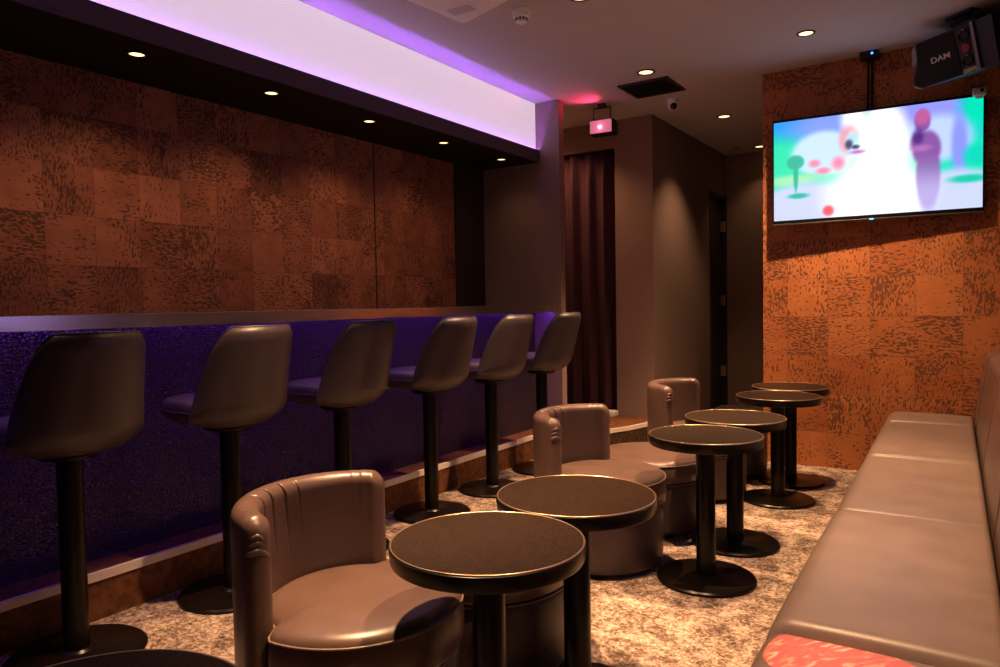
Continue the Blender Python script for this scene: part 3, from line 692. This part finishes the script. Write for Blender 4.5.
# square vent
t = thing('ceiling_vent', 'dark square vent grille set in the ceiling', 'vent', (-1.99, 5.09, Z))
bm = bmesh.new(); w_ = 0.19
for lo, hi in (((-w_, -w_, -0.012), (w_, -w_+0.022, 0)), ((-w_, w_-0.022, -0.012), (w_, w_, 0)), ((-w_, -w_, -0.012), (-w_+0.022, w_, 0)), ((w_-0.022, -w_, -0.012), (w_, w_, 0))): add_box(bm, lo, hi, 0.002, 1)
obj('frame', bm, M['vent'], t)
bx('backing', (-w_+0.01, -w_+0.01, -0.002), (w_-0.01, w_-0.01, 0), M['void'], t)
for i in range(11):
    y = -w_+0.036+0.0308*i; bm = bmesh.new(); v = add_box(bm, (-w_+0.02, -0.011, -0.001), (w_-0.02, 0.011, 0.001)); bmesh.ops.transform(bm, matrix=Matrix.Translation((0, y, -0.007)) @ Matrix.Rotation(rad(25), 4, 'X'), verts=v); obj('slat', bm, M['vent'], t, 0)

# dome security camera
t = thing('security_camera', 'white turret security camera under the ceiling by the corridor', 'security camera', (-1.975, 5.49, Z), rad(-60))
bm = bmesh.new(); add_lathe(bm, [(0, 0), (0.046, 0), (0.048, -0.010), (0.047, -0.032), (0, -0.032)], 40); obj('base', bm, M['white_plastic'], t, 40)
bm = bmesh.new(); bmesh.ops.create_uvsphere(bm, u_segments=32, v_segments=20, radius=0.042); bmesh.ops.translate(bm, verts=bm.verts[:], vec=(0, 0, -0.045)); ball = obj('ball', bm, M['white_plastic'], t, 180)
bm = bmesh.new(); add_lathe(bm, [(0, 0.044), (0.018, 0.043), (0.026, 0.036), (0.027, 0.030), (0, 0.030)], 28); obj('lens', bm, M['black_gloss'], ball, 40, (0, 0, -0.045), (0, rad(118), 0))

# detector deep in the corridor
t = thing('sprinkler', 'small dim sprinkler head on the corridor ceiling', 'sprinkler', (-2.05, 7.60, Z))
bm = bmesh.new(); add_lathe(bm, [(0, 0), (0.045, 0), (0.04, -0.012), (0.014, -0.016), (0.014, -0.04), (0, -0.04)], 28); obj('body', bm, M['hinge'], t, 40)
bm = bmesh.new(); add_lathe(bm, [(0, -0.04), (0.026, -0.04), (0.026, -0.044), (0, -0.044)], 28); obj('deflector', bm, M['hinge'], t, 40)

# red effect light hung before the curtain
t = thing('effect_light', 'small party light with a red glow hung from the ceiling before the curtain', 'party light', (-2.475, 5.27, Z), rad(4))
bm = bmesh.new(); add_tube(bm, [(-0.07, 0, -0.135), (-0.07, 0, -0.03), (0.07, 0, -0.03), (0.07, 0, -0.135)], 0.006, 8); add_box(bm, (-0.03, -0.015, -0.034), (0.03, 0.015, 0.0)); obj('bracket', bm, M['black_metal'], t, 30)
bx('case', (-0.098, -0.03, -0.240), (0.098, 0.09, -0.127), M['black_metal'], t, 0.006)
fp = bx('front_panel', (-0.090, -0.034, -0.233), (0.090, -0.030, -0.134), M['pinkpanel'], t, 0.001, 1)
bm = bmesh.new(); bmesh.ops.create_uvsphere(bm, u_segments=20, v_segments=12, radius=0.013, matrix=Matrix.Translation((-0.005, -0.038, -0.188))); k = obj('lamp', bm, M['led_red'], t, 180); k['label'] = 'glowing red lamp'
spot('red_glow', (-0.01, -0.06, -0.12), 5.0, (1.0, 0.05, 0.14), 100, 0.9, 0.02, t, (-0.08, -0.22, 0.0))
# second effect light, over the top edge, that throws the red patch on the sofa
t = thing('effect_light', 'small party light over the top edge throwing a red patch on the sofa', 'party light', (-1.95, 2.40, Z), 0)
bm = bmesh.new(); add_box(bm, (-0.03, -0.015, -0.022), (0.03, 0.015, 0.0)); add_tube(bm, [(0, 0, -0.02), (0, 0, -0.07)], 0.008, 8); obj('bracket', bm, M['black_metal'], t, 30)
bm = bmesh.new(); add_lathe(bm, [(0, 0.05), (0.04, 0.05), (0.045, 0.04), (0.045, -0.05), (0.038, -0.055), (0.038, -0.045), (0, -0.045)], 32); q_ = (Vector((-0.210, 1.53, 0.42))-Vector((-1.95, 2.40, 2.62))).to_track_quat('-Z', 'Y')
obj('case', bm, M['black_metal'], t, 40, (0, 0, -0.10), q_.to_euler())
rs = spot('beam', (0.0, 0.0, -0.10), 2600, (1.0, 0.05, 0.05), 5.3, 0.03, 0.002, t)
rs.rotation_euler = q_.to_euler(); rs.location = Vector((0, 0, -0.10))+q_ @ Vector((0, 0, -0.06))
ln = rs.data; ln.use_nodes = True; nt = ln.node_tree; em = nt.nodes['Emission']
tcn = nt.nodes.new('ShaderNodeTexCoord'); mpn = nt.nodes.new('ShaderNodeMapping'); mpn.inputs['Scale'].default_value = (40, 260, 1); mpn.inputs['Rotation'].default_value = (0, 0, 0.6)
nz_ = nt.nodes.new('ShaderNodeTexNoise'); nz_.inputs['Scale'].default_value = 1.0; nz_.inputs['Detail'].default_value = 3; nz_.inputs['Distortion'].default_value = 1.5
cr = nt.nodes.new('ShaderNodeValToRGB'); cr.color_ramp.elements[0].position = 0.53; cr.color_ramp.elements[0].color = (0.6, 0.018, 0.016, 1); cr.color_ramp.elements[1].position = 0.66; cr.color_ramp.elements[1].color = (1.6, 0.50, 0.20, 1)
nt.links.new(tcn.outputs['Normal'], mpn.inputs[0]); nt.links.new(mpn.outputs[0], nz_.inputs['Vector']); nt.links.new(nz_.outputs[0], cr.inputs[0]); nt.links.new(cr.outputs[0], em.inputs['Color'])
ln.color = (1, 1, 1)

# ------------------------------------------------------------------ curtain in the doorway
t = thing('curtain', 'plum pleated curtain hanging in the doorway beyond the counter', 'curtain', (-3.12, 5.87, 0.165))
bm = bmesh.new(); nx, nz = 260, 30; rows = []
x0, x1 = -0.48, 0.452
for j in range(nz+1):
    f = j/nz; z = 2.32*f
    row_f, row_b = [], []
    for i in range(nx+1):
        g = i/nx; x = x0+(x1-x0)*g
        ph = g*6.2*2*PI+0.5*math.sin(g*13)
        amp = 0.040+0.010*math.sin(g*21)
        y = amp*(math.sin(ph)+0.22*math.sin(2*ph+1.0+0.6*f))
        y *= 1.0-0.45*smooth(0.86, 1.0, f)
        x += 0.010*math.sin(ph+1.3)*(1-f)
        row_f.append((x, y-0.004, z)); row_b.append((x, y+0.004, z))
    rows.append(row_f+row_b[::-1])
add_sweep(bm, rows); obj('cloth', bm, M['curtain'], t, 180)
bm = bmesh.new(); add_tube(bm, [(-0.49, 0, 2.318), (0.47, 0, 2.318)], 0.006, 10); obj('rail', bm, M['black_metal'], t)

# ------------------------------------------------------------------ world, camera, view
w = bpy.data.worlds.new('World'); S.world = w; w.use_nodes = True
w.node_tree.nodes['Background'].inputs[0].default_value = (0.02, 0.018, 0.025, 1); w.node_tree.nodes['Background'].inputs[1].default_value = 0.3
F, CX, CY, HH = 720.0, 500.0, 333.5, 1.15
d1 = Vector((975-CX, -(296-CY), -F)).normalized()
n = Vector((1, 0.0175, 0)).cross(d1); n.normalize()
if n.y < 0: n = -n
xx = d1.cross(n)
Rm = Matrix((xx, d1, n))
cam = bpy.data.cameras.new('camera'); cam.sensor_width = 36; cam.lens = F/1000*36; cam.clip_start = 0.02
co = bpy.data.objects.new('camera', cam); COL.objects.link(co)
mw = Rm.to_4x4(); mw.translation = (0, 0, HH); co.matrix_world = mw
S.camera = co
S.view_settings.view_transform = 'Standard'; S.view_settings.look = 'None'; S.view_settings.gamma = 1.0; S.view_settings.use_curve_mapping = False
S.view_settings.exposure = 0.0
S.cycles.use_denoising = True
S.cycles.sample_clamp_indirect = 6.0
S.cycles.max_bounces = 8
S.cycles.diffuse_bounces = 2
